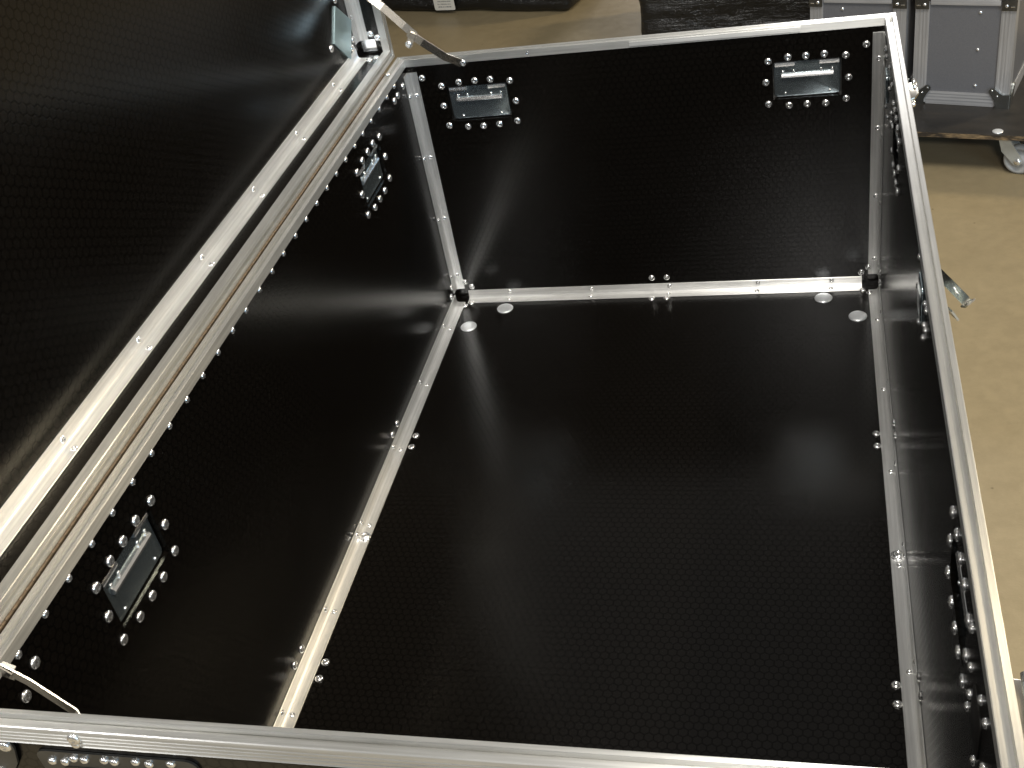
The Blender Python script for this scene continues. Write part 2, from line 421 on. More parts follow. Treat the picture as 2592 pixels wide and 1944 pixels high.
# screws along the strips, both legs
LEG = 0.0107; TH = 0.0021
for y in (0.197, 0.387, 0.577, 0.765, 0.957, 1.147, 1.334):
    put('screw', ME_SCREW, S_left, (LEG, y, TH), (0, 0, 1)); put('screw', ME_SCREW, S_left, (TH, y - 0.006, 0.0140), (1, 0, 0))
for y in (0.20, 0.33, 0.5135, 0.7045, 0.9055, 1.1164, 1.3264):
    put('screw', ME_SCREW, S_right, (W - LEG + 0.002, y, TH), (0, 0, 1)); put('screw', ME_SCREW, S_right, (W - TH, y + 0.008, 0.0130), (-1, 0, 0))
for x in (0.114, 0.287, 0.446, 0.62, 0.76):
    put('screw', ME_SCREW, S_far, (x, L - LEG, TH), (0, 0, 1)); put('screw', ME_SCREW, S_far, (x + 0.002, L - TH, 0.0145), (0, -1, 0))
for z in (0.457, 0.329, 0.194, 0.060):
    put('screw', ME_SCREW, S_fl, (LEG, L - TH, z), (0, -1, 0)); put('screw', ME_SCREW, S_fl, (TH, L - 0.0140, z + 0.003), (1, 0, 0))
    put('screw', ME_SCREW, S_fr, (W - LEG + 0.001, L - TH, z), (0, -1, 0)); put('screw', ME_SCREW, S_fr, (W - TH, L - 0.0130, z - 0.01), (-1, 0, 0))
put('bolt', ME_BIG, S_left, (0.0115, 0.7375, TH), (0, 0, 1)); put('screw', ME_SCREW, S_left, (TH, 0.733, 0.0125), (1, 0, 0))
put('bolt', ME_BIG, S_right, (W - 0.0095, 0.7230, TH), (0, 0, 1)); put('screw', ME_SCREW, S_right, (W - TH, 0.735, 0.013), (-1, 0, 0))

# rivets beside the strips
for y in (0.998, 0.967, 0.4826, 0.4528):
    put('rivet', ME_RIVET, P_floor, (0.0285, y, 0), (0, 0, 1)); put('rivet', ME_RIVET, P_left, (0, y - 0.002, 0.0305), (1, 0, 0))
for y in (1.001, 0.970, 0.493, 0.463):
    put('rivet', ME_RIVET, P_floor, (0.8235, y, 0), (0, 0, 1)); put('rivet', ME_RIVET, P_right, (W, y - 0.010, 0.032), (-1, 0, 0))
for x in (0.414, 0.444):
    put('rivet', ME_RIVET, P_floor, (x - 0.001, L - 0.0245, 0), (0, 0, 1)); put('rivet', ME_RIVET, P_far, (x, L, 0.0340), (0, -1, 0))
for sx in (0, 1):
    X = lambda a: a if not sx else W - a
    wl = P_right if sx else P_left; nx = (-1, 0, 0) if sx else (1, 0, 0)
    for a, z in ((0.0230, 0.0405), (0.0360, 0.0290)): put('rivet', ME_RIVET, P_far, (X(a if not sx else a - 0.003), L, z), (0, -1, 0))
    for a, d in ((0.0225, 0.0290), (0.0350, 0.0185)): put('rivet', ME_RIVET, P_floor, (X(a if not sx else a - 0.004), L - d, 0), (0, 0, 1))
    for d, z in ((0.0230, 0.0425), (0.0365, 0.0285)): put('rivet', ME_RIVET, wl, (X(0), L - d, z), nx)
for (x, y) in ((0.0485, 1.3420), (0.1125, 1.4045), (0.7460, 1.4065), (0.8070, 1.3415)):
    put('cover_disc', ME_DISC, P_floor, (x, y, 0), (0, 0, 1))
put('rivet', ME_RIVET, P_far, (0.0285, L, 0.4895), (0, -1, 0)); put('rivet', ME_RIVET, P_far, (0.8194, L, 0.4829), (0, -1, 0))
for y, z in ((1.4156, 0.4905), (1.3790, 0.4885), (1.3570, 0.4880), (0.0841, 0.4846), (0.0560, 0.470)):
    put('rivet', ME_RIVET, P_left, (0, y, z), (1, 0, 0))
put('rivet', ME_RIVET, P_right, (W, 1.425, 0.4800), (-1, 0, 0))
# rim extrusions (mitred), grooved top
RIM = [(-0.0018, -0.0140), (-0.0016, -0.0006), (-0.0006, 0.0), (0.0036, 0.0002), (0.0042, -0.0062), (0.0098, -0.0062), (0.0104, 0.0002), (0.0158, 0.0), (0.0168, -0.0008)]
for k in range(4):                                            # ribs of the outer flange
    z = -0.003 - k * 0.0046
    RIM += [(0.0170, z), (0.0170, z - 0.0032), (0.0163, z - 0.0036), (0.0163, z - 0.0043)]
RIM += [(0.0170, -0.0222), (0.0156, -0.0226), (0.0110, -0.0226), (0.0101, -0.0222), (0.0101, -0.0075), (-0.0004, -0.0075), (-0.0004, -0.0140)]
def rim_bar(p0, p1, A, parent, xf=None, name='rim_extrusion'):
    ext = lambda a, b: a
    return link(name, MB().extrude(RIM, p0, p1, A, (0, 0, 1), m0=lambda a, b: -a, m1=lambda a, b: a).mesh(name, M_RIM, xf), parent)
R_left = rim_bar((0, 0, ZT), (0, L, ZT), (-1, 0, 0), case)
R_right = rim_bar((W, 0, ZT), (W, L, ZT), (1, 0, 0), case)
R_far = rim_bar((0, L, ZT), (W, L, ZT), (0, 1, 0), case)
R_near = rim_bar((0, 0, ZT), (W, 0, ZT), (0, -1, 0), case)
for k in range(28):
    y = 0.0735 + k * 0.04805
    if y < 1.40: put('rivet', ME_SMALL, P_left, (0, y + random.uniform(-0.0012, 0.0012), ZR - 0.0035), (1, 0, 0))
for x in (0.235, 0.500, 0.70): put('screw', ME_SCREW, R_far, (x, L - 0.0019 + 0.0036 - 0.0018, ZT - 0.0075), (0, -1, 0))
for y in (0.42, 0.66, 1.13): put('screw', ME_SCREW, R_right, (W + 0.0018, y, ZT - 0.009), (-1, 0, 0))
# splice strip visible in the far rim
link('splice_strip', MB().box((0.42, L - 0.0042, ZT - 0.0105), (0.712, L - 0.0019, ZT - 0.0035)).mesh('splice_strip', M_ALU), R_far)

# outside edge angles and ball-less corner braces
OUT = [(0, 0), (0.030, 0), (0.030, 0.0018), (-0.0018, 0.0018), (-0.0018, -0.030), (0, -0.030)]
def outer(p0, p1, A, B):
    return link('outer_edging', MB().extrude([(a, b) for a, b in OUT], p0, p1, A, B).mesh('outer_edging', M_RIM), case)
for (x, y, ax, by) in ((-T, -T, 1, -1), (W + T, -T, -1, -1), (-T, L + T, 1, 1), (W + T, L + T, -1, 1)):
    e = 0.0005
    outer((x - ax * e, y + by * e, -T + 0.03), (x - ax * e, y + by * e, ZT - 0.024), (ax, 0, 0), (0, by, 0))
for (p0, p1, A, B) in (((0.03, -T - 0.0005, -T - 0.0005), (W - 0.03, -T - 0.0005, -T - 0.0005), (0, 0, 1), (0, -1, 0)),
                       ((0.03, L + T + 0.0005, -T - 0.0005), (W - 0.03, L + T + 0.0005, -T - 0.0005), (0, 0, 1), (0, 1, 0)),
                       ((-T - 0.0005, 0.03, -T - 0.0005), (-T - 0.0005, L - 0.03, -T - 0.0005), (0, 0, 1), (-1, 0, 0)),
                       ((W + T + 0.0005, 0.03, -T - 0.0005), (W + T + 0.0005, L - 0.03, -T - 0.0005), (0, 0, 1), (1, 0, 0))):
    outer(p0, p1, A, B)
brace = MB().plate([(-0.017, 0.500), (-0.017, 0.440), (0.012, 0.440), (0.034, 0.470), (0.041, 0.492), (0.041, 0.5035), (0.0, 0.5035)], 0, 0.0022).mesh('corner_brace', M_DARKST)
for x, s in ((0, 1), (W, -1)):
    mw = Matrix(((s, 0, 0, x), (0, 0, -s if False else -1, -T - 0.0026), (0, 1, 0, 0), (0, 0, 0, 1)))
    if s == -1: continue
    b = link('corner_brace', brace, case, mw)
    put('rivet', ME_RIVET, b, (0.0335, -T - 0.0048, 0.4955), (0, -1, 0)); put('rivet', ME_RIVET, b, (0.008, -T - 0.0048, 0.455), (0, -1, 0))

# piano hinge on the left rim
hb = MB(); hx, hz, y0, y1 = -0.0190, ZT + 0.0012, 0.046, L - 0.062
n = 106; step = (y1 - y0) / n
for k in range(n):
    a = y0 + k * step
    hb.lathe([(0.0014, 0), (0.0018, 0.0005), (0.0018, step - 0.0010), (0.0014, step - 0.0005)], 8, (hx, a, hz), (0, 1, 0))
hb.box((hx - 0.0002, y0, ZT - 0.022), (hx + 0.0006, y1, hz)); 
link('piano_hinge', hb.mesh('piano_hinge', M_HINGE), case)
for y in (0.052, L - 0.068):
    put('rivet', ME_SMALL, R_left, (-0.011, y, ZT + 0.0004), (0, 0, 1))

# recessed handles seen from the back through the openings in the walls, with their rivets
DZ = -0.0064
ME_DISH = MB().plate(rrect(0.1125, 0.0660, 0.007), -0.0098, DZ).mesh('recessed_handle', M_ZINC, bevel=0.0026, segs=3)
ME_BAR = MB().extrude([(-0.0040, 0), (-0.0036, 0.0030), (-0.0020, 0.0050), (0.0010, 0.0054), (0.0040, 0.0036), (0.0048, 0)], (-0.043, 0, 0), (0.0445, 0, 0), (0, 1, 0), (0, 0, 1)).mesh('grip_bar', M_RIVET)
ME_TAB = MB().extrude([(-0.0048, 0), (-0.0040, 0.0030), (-0.0010, 0.0042), (0.0024, 0.0034), (0.0050, 0.0006), (0.0050, -0.002), (-0.0048, -0.002)], (-0.0165, 0, 0), (0.0165, 0, 0), (0, 1, 0), (0, 0, 1)).mesh('spring_tab', M_RIVET)
HR = [(-0.0655, 0.0378), (-0.0318, 0.0425), (-0.0015, 0.0425), (0.0295, 0.0427), (0.0650, 0.0380), (-0.0695, -0.0018), (0.0700, -0.0022),
      (-0.0665, -0.0420), (-0.0310, -0.0470), (0.0000, -0.0473), (0.0304, -0.0468), (0.0658, -0.0420)]
ME_HPLATE = MB().plate(rrect(0.158, 0.112, 0.010), 0, 0.0022).mesh('handle_plate', M_DARKST)
ME_HOLLOW = MB().plate(rrect(0.118, 0.072, 0.008), 0.0, 0.0006).mesh('handle_hollow', M_BLACKEDGE)
ME_GRIP = MB().extrude([(-0.006, -0.006), (0.006, -0.006), (0.006, 0.006), (-0.006, 0.006)], (-0.05, 0, 0), (0.05, 0, 0), (0, 1, 0), (0, 0, 1)).mesh('grip_bar', M_BLACKEDGE, bevel=0.003)
def handle(o, nrm, parent=case):
    mw = frame(o, nrm, (0, 0, 1))
    h = link('recessed_handle', ME_DISH, parent, mw)
    loc = lambda x, y, z: Matrix.Translation((x, y, z))
    link('grip_bar', ME_BAR, h, local=loc(0, 0.0062, DZ - 0.0002))
    for x in (-0.0375, 0.0375): link('spring_tab', ME_TAB, h, local=loc(x, 0.0283, DZ + 0.0001))
    for x in (-0.0405, -0.0220, 0.0240, 0.0425): link('rivet', ME_TINY, h, local=loc(x, 0.0142, DZ - 0.0001) @ jit())
    for x in (-0.037, 0.0380): link('rivet', ME_TINY, h, local=loc(x, -0.0262, DZ - 0.0001) @ jit())
    for x, y in HR: link('rivet', ME_RIVET, h, local=loc(x + random.uniform(-.0008, .0008), y + random.uniform(-.0008, .0008), 0.0001) @ jit())
    return h
# the outside of each handle: frame plate, hollow and grip
def outer_handle(o, nrm):
    h = link('handle_plate', ME_HPLATE, case, frame(o, nrm, (0, 0, 1)))
    link('handle_hollow', ME_HOLLOW, h, local=Matrix.Translation((0, 0, 0.0022)))
    link('grip_bar', ME_GRIP, h, local=Matrix.Translation((0, 0.01, 0.0095)))
    for x, y in HR:
        if nrm[1] > -0.5 or y < 0.03: link('rivet', ME_RIVET, h, local=Matrix.Translation((x, y * 1.02 + 0.004, 0.0022)) @ jit())
TO = T + 0.0004
for a, z in HF: handle((a, L, z), (0, -1, 0)); outer_handle((a, L + TO, z), (0, 1, 0))
for a, z in HLF: handle((0, a, z), (1, 0, 0)); outer_handle((-TO, a, z), (-1, 0, 0))
for a, z in HRT: handle((W, a, z), (-1, 0, 0)); outer_handle((W + TO, a, z), (1, 0, 0))
for a, z in HN: handle((a, 0, z), (0, 1, 0)); outer_handle((a + 0.008, -TO, z), (0, -1, 0))
for x_, z_ in ((0.0717, 0.4759), (0.0847, 0.4759), (0.0960, 0.4819), (0.1062, 0.4808), (0.1265, 0.4824), (0.1360, 0.4812), (0.1574, 0.4837), (0.170, 0.482), (0.192, 0.4850)):
    put('rivet', ME_SMALL, R_near, (x_, -TO - 0.0022, z_), (0, -1, 0))
put('rivet', ME_RIVET, R_near, (0.1136, -0.0166, 0.5166), (0, -1, 0)); put('rivet', ME_SMALL, R_near, (0.1125, -0.0166, 0.5095), (0, -1, 0))

# latches in the right wall: back of the dish with rivets inside, twist wing and draw tongue outside
def latch_back(y, z, rv, flat=False):
    mw = frame((W, y, z), (-1, 0, 0), (0, 0, 1))
    h = link('latch_dish', MB().plate(rrect(0.046, 0.050, 0.008), 0, 0.0008 if flat else 0.0032).mesh('latch_dish', M_BLACKEDGE if flat else M_ZINC, bevel=0.0003 if flat else 0.0010), case, mw)
    for yy, zz in rv: put('rivet', ME_SMALL, h, (W, yy, zz), (-1, 0, 0))
    return h
latch_back(1.372, 0.4400, [(1.4034, 0.476), (1.3127, 0.4596), (1.3877, 0.395), (1.3401, 0.398), (1.2585, 0.490), (1.2573, 0.4427), (1.259, 0.4266), (1.322, 0.492)])
latch_back(0.6830, 0.4760, [(0.7247, 0.505), (0.7252, 0.4643), (0.6972, 0.4450), (0.6984, 0.4300), (0.6430, 0.4453), (0.6400, 0.4650), (0.6224, 0.4699), (0.6250, 0.4950), (0.6420, 0.4930)])
latch_back(0.1150, 0.4350, [(0.1708, 0.4850), (0.1572, 0.4521), (0.1501, 0.4255), (0.1558, 0.4016), (0.1035, 0.4780), (0.0782, 0.4829), (0.0680, 0.4400), (0.0739, 0.4061), (0.1061, 0.395)], True)
XO = W + T + 0.0004
def latch_front(y, z, wing):
    mw = frame((XO, y, z), (1, 0, 0), (0, 0, 1))        # local x = +y, y = up, z = outward
    b = link('latch_plate', MB().plate(rrect(0.112, 0.105, 0.009), 0, 0.002).mesh('latch_plate', M_ZINC), case, mw)
    link('hub', MB().lathe([(0.015, 0), (0.015, 0.008), (0.011, 0.011), (0.006, 0.0115), (0, 0.0115)], 20).mesh('hub', M_RIVET), b, local=Matrix.Translation((0, 0, 0.002)))
    if wing:   # butterfly wing turned up, standing out from the wall
        o = [(-0.028, 0), (0.028, 0), (0.034, 0.010), (0.030, 0.022), (0.016, 0.029), (-0.016, 0.029), (-0.030, 0.022), (-0.034, 0.010)]
        w_ = link('twist_wing', MB().plate(o, -0.0016, 0.0016).mesh('twist_wing', M_STAY, bevel=0.0012), b, local=Matrix.Translation((0, 0.006, 0.006)) @ Matrix.Rotation(math.radians(78), 4, 'X'))
        link('wing_roll', MB().lathe([(0, -0.016), (0.004, -0.014), (0.0045, 0), (0.004, 0.014), (0, 0.016)], 12, (0, 0, 0), (1, 0, 0)).mesh('wing_roll', M_RIVET), b, local=Matrix.Translation((0.022, 0.012, 0.030)))
        link('wing_roll', MB().lathe([(0, -0.012), (0.004, -0.010), (0.0045, 0), (0.004, 0.010), (0, 0.012)], 12, (0, 0, 0), (1, 0, 0)).mesh('wing_roll', M_RIVET), b, local=Matrix.Translation((-0.030, 0.004, 0.024)))
    for x, yv in ((-0.046, 0.043), (0.046, 0.043), (-0.046, -0.043), (0.046, -0.043)):
        link('rivet', ME_SMALL, b, local=Matrix.Translation((x, yv, 0.002)) @ jit())
    return b
latch_front(1.325, 0.4380, True); latch_front(0.115, 0.4420, True)
lm = latch_front(0.690, 0.4450, False)
# draw tongue of the middle latch, swung out
def bar(name, me_pts, width, thick, wdir, mat, parent, bev=0.0):
    """flat bar along a polyline; wdir = direction of the width"""
    m_ = MB(); P = [Vector(q) for q in me_pts]; Wd = Vector(wdir).normalized()
    ring = []
    for i, q in enumerate(P):
        t = ((P[min(i + 1, len(P) - 1)] - P[max(i - 1, 0)])).normalized()
        wv = (Wd - t * Wd.dot(t)).normalized(); nv = t.cross(wv)
        ring.append([len(m_.v) + k for k in range(4)])
        m_.v += [q + wv * width / 2 + nv * thick / 2, q - wv * width / 2 + nv * thick / 2, q - wv * width / 2 - nv * thick / 2, q + wv * width / 2 - nv * thick / 2]
    for i in range(len(ring) - 1):
        for k in range(4): m_.autoface([ring[i][k], ring[i + 1][k], ring[i + 1][(k + 1) % 4], ring[i][(k + 1) % 4]])
    m_.autoface(ring[0]); m_.autoface(ring[-1][::-1])
    me = m_.mesh(name, mat)
    bm = bmesh.new(); bm.from_mesh(me); bmesh.ops.recalc_face_normals(bm, faces=bm.faces); bm.to_mesh(me); bm.free()
    return link(name, me, parent)
tong = bar('draw_tongue', [(0.869, 0.775, 0.460), (0.884, 0.722, 0.468), (0.8975, 0.676, 0.4735)], 0.0115, 0.0020, (0.75, 0.1, 0.65), M_STEEL, lm)
bar('tongue_hook', [(0.8965, 0.676, 0.4700), (0.9000, 0.668, 0.4745), (0.9020, 0.664, 0.4790)], 0.0125, 0.0020, (0.75, 0.1, 0.65), M_STAY, lm)
bar('twist_wing', [(0.8700, 0.690, 0.462), (0.8780, 0.668, 0.467), (0.8840, 0.650, 0.470)], 0.015, 0.0026, (0.4, 0.3, -0.85), M_STAY, lm)
for k in range(3): put('rivet', ME_TINY, lm, (0.8880 + k * 0.0010, 0.706 - k * 0.005, 0.4715), (0.2, -0.5, 0.85))

# lid stays
def stay(far):
    Y = (lambda d: L - d) if far else (lambda d: d)
    s = 1 if far else -1
    o = 0.0 if far else -0.031
    top = bar('lid_stay', [(-0.045, Y(0.010), 0.664), (-0.031, Y(0.012), 0.651 + o * 0.4), (-0.010, Y(0.017), 0.634 + o), (0.024, Y(0.022), 0.598 + o), (0.0415, Y(0.022), 0.5780 + o)], 0.0135, 0.0014, (0.70, 0.30 * s, 0.60), M_STAY, case)
    bar('stay_link', [(0.030, Y(0.0250), 0.5860 + o), (0.052, Y(0.0250), 0.5660 + o), (0.088, Y(0.0200), 0.5330 + o), (0.103, Y(0.0080), 0.5195 + o), (0.111, Y(0.0055), 0.5125 + o)], 0.0140, 0.0014, (0.70, 0.15 * s, 0.65), M_STAY, top)
    bar('stay_catch', [(0.040, Y(0.027), 0.585 + o), (0.034, Y(0.029), 0.575 + o), (0.0285, Y(0.030), 0.5645 + o)], 0.0120, 0.003, (0.8, 0, -0.5), M_STAY, top)
    nn = (0, -s, 0)
    put('rivet', ME_RIVET, top, (0.0285, Y(0.0315), 0.5665 + o), nn)
    put('rivet', ME_RIVET, top, (0.1135, Y(0.004), 0.5135 + o), nn); put('rivet', ME_SMALL, top, (-0.031, Y(0.0135), 0.652 + o), nn)
stay(True); stay(False)

# the lid: the same tray, 57 mm deep, stood upright on its hinge
HL = 0.0570
X0 = -0.0775; Z0 = ZT + 0.0180
LX = Matrix.Translation((X0, 0, Z0 + W)) @ Matrix.Rotation(math.radians(90), 4, 'Y')      # local x -> -z, local z -> +x
P_lid = panel('lid_panel', (-T, -T, -T), (W + T, L + T, 0), case, LX)
for lo, hi in (((-T, -T + .0002, .0002), (0, L + T - .0002, HL - .0080)), ((W, -T + .0002, .0002), (W + T, L + T - .0002, HL - .0080)),
               ((.0002, L, .0002), (W - .0002, L + T, HL - .0080)), ((.0002, -T, .0002), (W - .0002, 0, HL - .0080))):
    panel('lid_wall', lo, hi, P_lid, LX)
angle((W, 0.026, 0), (W, L - 0.026, 0), (-1, 0, 0), (0, 0, 1), P_lid, LX, 'lid_strip')
angle((0, 0.026, 0), (0, L - 0.026, 0), (1, 0, 0), (0, 0, 1), P_lid, LX, 'lid_strip')
angle((0.026, L, 0), (W - 0.026, L, 0), (0, -1, 0), (0, 0, 1), P_lid, LX, 'lid_strip')
angle((0.026, 0, 0), (W - 0.026, 0, 0), (0, 1, 0), (0, 0, 1), P_lid, LX, 'lid_strip')
for A_, p0, p1 in (((-1, 0, 0), (0, 0, HL), (0, L, HL)), ((1, 0, 0), (W, 0, HL), (W, L, HL)), ((0, 1, 0), (0, L, HL), (W, L, HL)), ((0, -1, 0), (0, 0, HL), (W, 0, HL))):
    rim_bar(p0, p1, A_, P_lid, LX, 'lid_rim')
ZW = Z0
for k, y in enumerate((0.135, 0.325, 0.514, 0.708, 0.90, 1.09, 1.28)):
    put('screw', ME_SCREW, P_lid, (X0 + 0.0145, y, ZW + TH), (0, 0, 1)); put('screw', ME_SCREW, P_lid, (X0 + TH, y + 0.004, ZW + 0.0115), (1, 0, 0))
for (q, nrm) in (((X0, L - 0.0235, ZW + 0.037), (1, 0, 0)), ((X0, L - 0.037, ZW + 0.0265), (1, 0, 0)), ((X0 + 0.0265, L, ZW + 0.036), (0, -1, 0)), ((X0 + 0.038, L, ZW + 0.0275), (0, -1, 0)),
                 ((X0 + 0.0255, L - 0.034, ZW), (0, 0, 1)), ((X0 + 0.0365, L - 0.025, ZW), (0, 0, 1))):
    put('rivet', ME_RIVET, P_lid, q, nrm)
link('corner_plate', MB().box((X0 + 0.0060, L - 0.0016, ZW + 0.0045), (X0 + 0.0330, L - 0.0002, ZW + 0.0265)).mesh('corner_plate', M_RIVET), P_lid)
# diamond backing plate on the lid panel
dp = [(0.0459, -0.0010), (-0.0008, 0.0480), (-0.0500, 0.0005), (-0.0042, -0.0500)]
dia = link('backing_plate', MB().plate([(1.3792 - 1.3842, 0.0500), (1.3334 - 1.3842, 0.0), (1.3890 - 1.3842, -0.0525), (1.4353 - 1.3842, 0.0040)], 0, 0.0020).mesh('backing_plate', M_DIA), P_lid, frame((X0 + 0.0003, 1.3842, 0.6110), (1, 0, 0), (0, 0, 1)))
for y, z in ((1.3200, 0.6075), (1.3880, 0.6690), (1.4380, 0.6180)): put('rivet', ME_RIVET, dia, (X0, y, z), (1, 0, 0))

# ------------------------------------------------------------------ casters
ME_CPLATE = MB().plate(rrect(0.062, 0.058, 0.006), 0, 0.0025).mesh('caster_plate', M_CAST)
fk = MB()
fk.lathe([(0.019, 0), (0.024, -0.003), (0.024, -0.007), (0.018, -0.012), (0.0, -0.012)], 20)
for s in (-1, 1):
    o = len(fk.v)
    pts = [(-0.020, -0.012), (0.006, -0.012), (0.034, -0.052), (0.036, -0.064), (0.028, -0.074), (0.018, -0.072), (-0.012, -0.040)]
    y0_, y1_ = (0.0150, 0.0175) if s > 0 else (-0.0175, -0.0150)
    fk.v += [Vector((x, y0_, z)) for x, z in pts] + [Vector((x, y1_, z)) for x, z in pts]; n_ = len(pts)
    fk.autoface([o + i for i in range(n_)]); fk.autoface([o + n_ + n_ - 1 - i for i in range(n_)])
    for i in range(n_): fk.autoface([o + i, o + n_ + i, o + n_ + (i + 1) % n_, o + (i + 1) % n_])
fk.box((-0.020, -0.0175, -0.0135), (0.006, 0.0175, -0.0110))
ME_FORK = fk.mesh('caster_fork', M_CAST)
ME_WHEEL = MB().lathe([(0, -0.0125), (0.013, -0.0125), (0.014, -0.009), (0.027, -0.009), (0.028, -0.0115), (0.034, -0.010), (0.0358, -0.004), (0.0358, 0.004), (0.034, 0.010), (0.028, 0.0115), (0.027, 0.009), (0.014, 0.009), (0.013, 0.0125), (0, 0.0125)], 32, (0.026, 0, -0.0620), (0, 1, 0)).mesh('caster_wheel', M_WHEEL)
ME_AXLE = MB().lathe([(0, -0.022), (0.007, -0.022), (0.008, -0.0195), (0.008, -0.0177), (0.004, -0.0177), (0.004, 0.0177), (0.008, 0.0177), (0.008, 0.0195), (0.007, 0.022), (0, 0.022)], 14, (0.026, 0, -0.0620), (0, 1, 0)).mesh('caster_axle', M_RIVET)
def caster(parent, loc, rz, sc=1.0):
    mw = Matrix.Translation(loc) @ Matrix.Rotation(rz, 4, 'Z') @ Matrix.Scale(sc, 4)
    c = link('caster', ME_CPLATE, parent, mw)
    link('fork', ME_FORK, c, local=Matrix.Identity(4)); link('wheel', ME_WHEEL, c, local=Matrix.Identity(4)); link('axle', ME_AXLE, c, local=Matrix.Identity(4))
    return c
sc = 0.1575 / 0.0978
for x, y in ((0.09, 0.10), (W - 0.09, 0.10), (0.09, L - 0.10), (W - 0.09, L - 0.10)):
    caster(case, (x, y, ZG + 0.0978 * sc), 0.4, sc)

# ------------------------------------------------------------------ dolly with two grey cases
ZD = ZG + 0.115
DA = math.radians(-14.8)
dolly = thing('wheeled_dolly', 'low black plywood dolly on casters under the grey cases', 'dolly', (1.211, 2.150, ZG), DA)
DM = WORLD[dolly.name]
dk = MB().box((-0.62, 0, 0.103), (0.30, 0.62, 0.115)).mesh('deck', [M_DECK, M_EDGE])
for p in dk.polygons:
    if abs(p.normal.z) < 0.5: p.material_index = 1
link('deck', dk, dolly, DM)
for x, y, r in ((0.000, 0.040, 1.9), (-0.55, 0.040, 0.3), (0.22, 0.56, -0.5), (-0.55, 0.56, 2.2)):
    pass
for x, y, r in ((-0.034, 0.045, -0.15), (-0.53, 0.060, 0.3), (0.22, 0.56, -0.5), (-0.53, 0.56, 2.2)):
    c = caster(dolly, DM @ Vector((x, y, 0.1005)), DA + r, 1.0275)
    for dx, dy in ((-0.024, -0.022), (0.024, -0.022)): link('bolt', ME_SMALL, c, local=Matrix.Translation((dx, dy, -0.0002)) @ Matrix.Rotation(math.pi, 4, 'X'))
def onplane(x, y): return Vector((x, y, ZD + 0.0002))
for (x, y, s_) in ((1.1578, 2.1850, 0.75), (1.2350, 2.2000, 0.8)):
    link('washer', ME_DISC, dolly, Matrix.Translation((x, y, ZD + 0.0001)) @ Matrix.Scale(s_, 4))

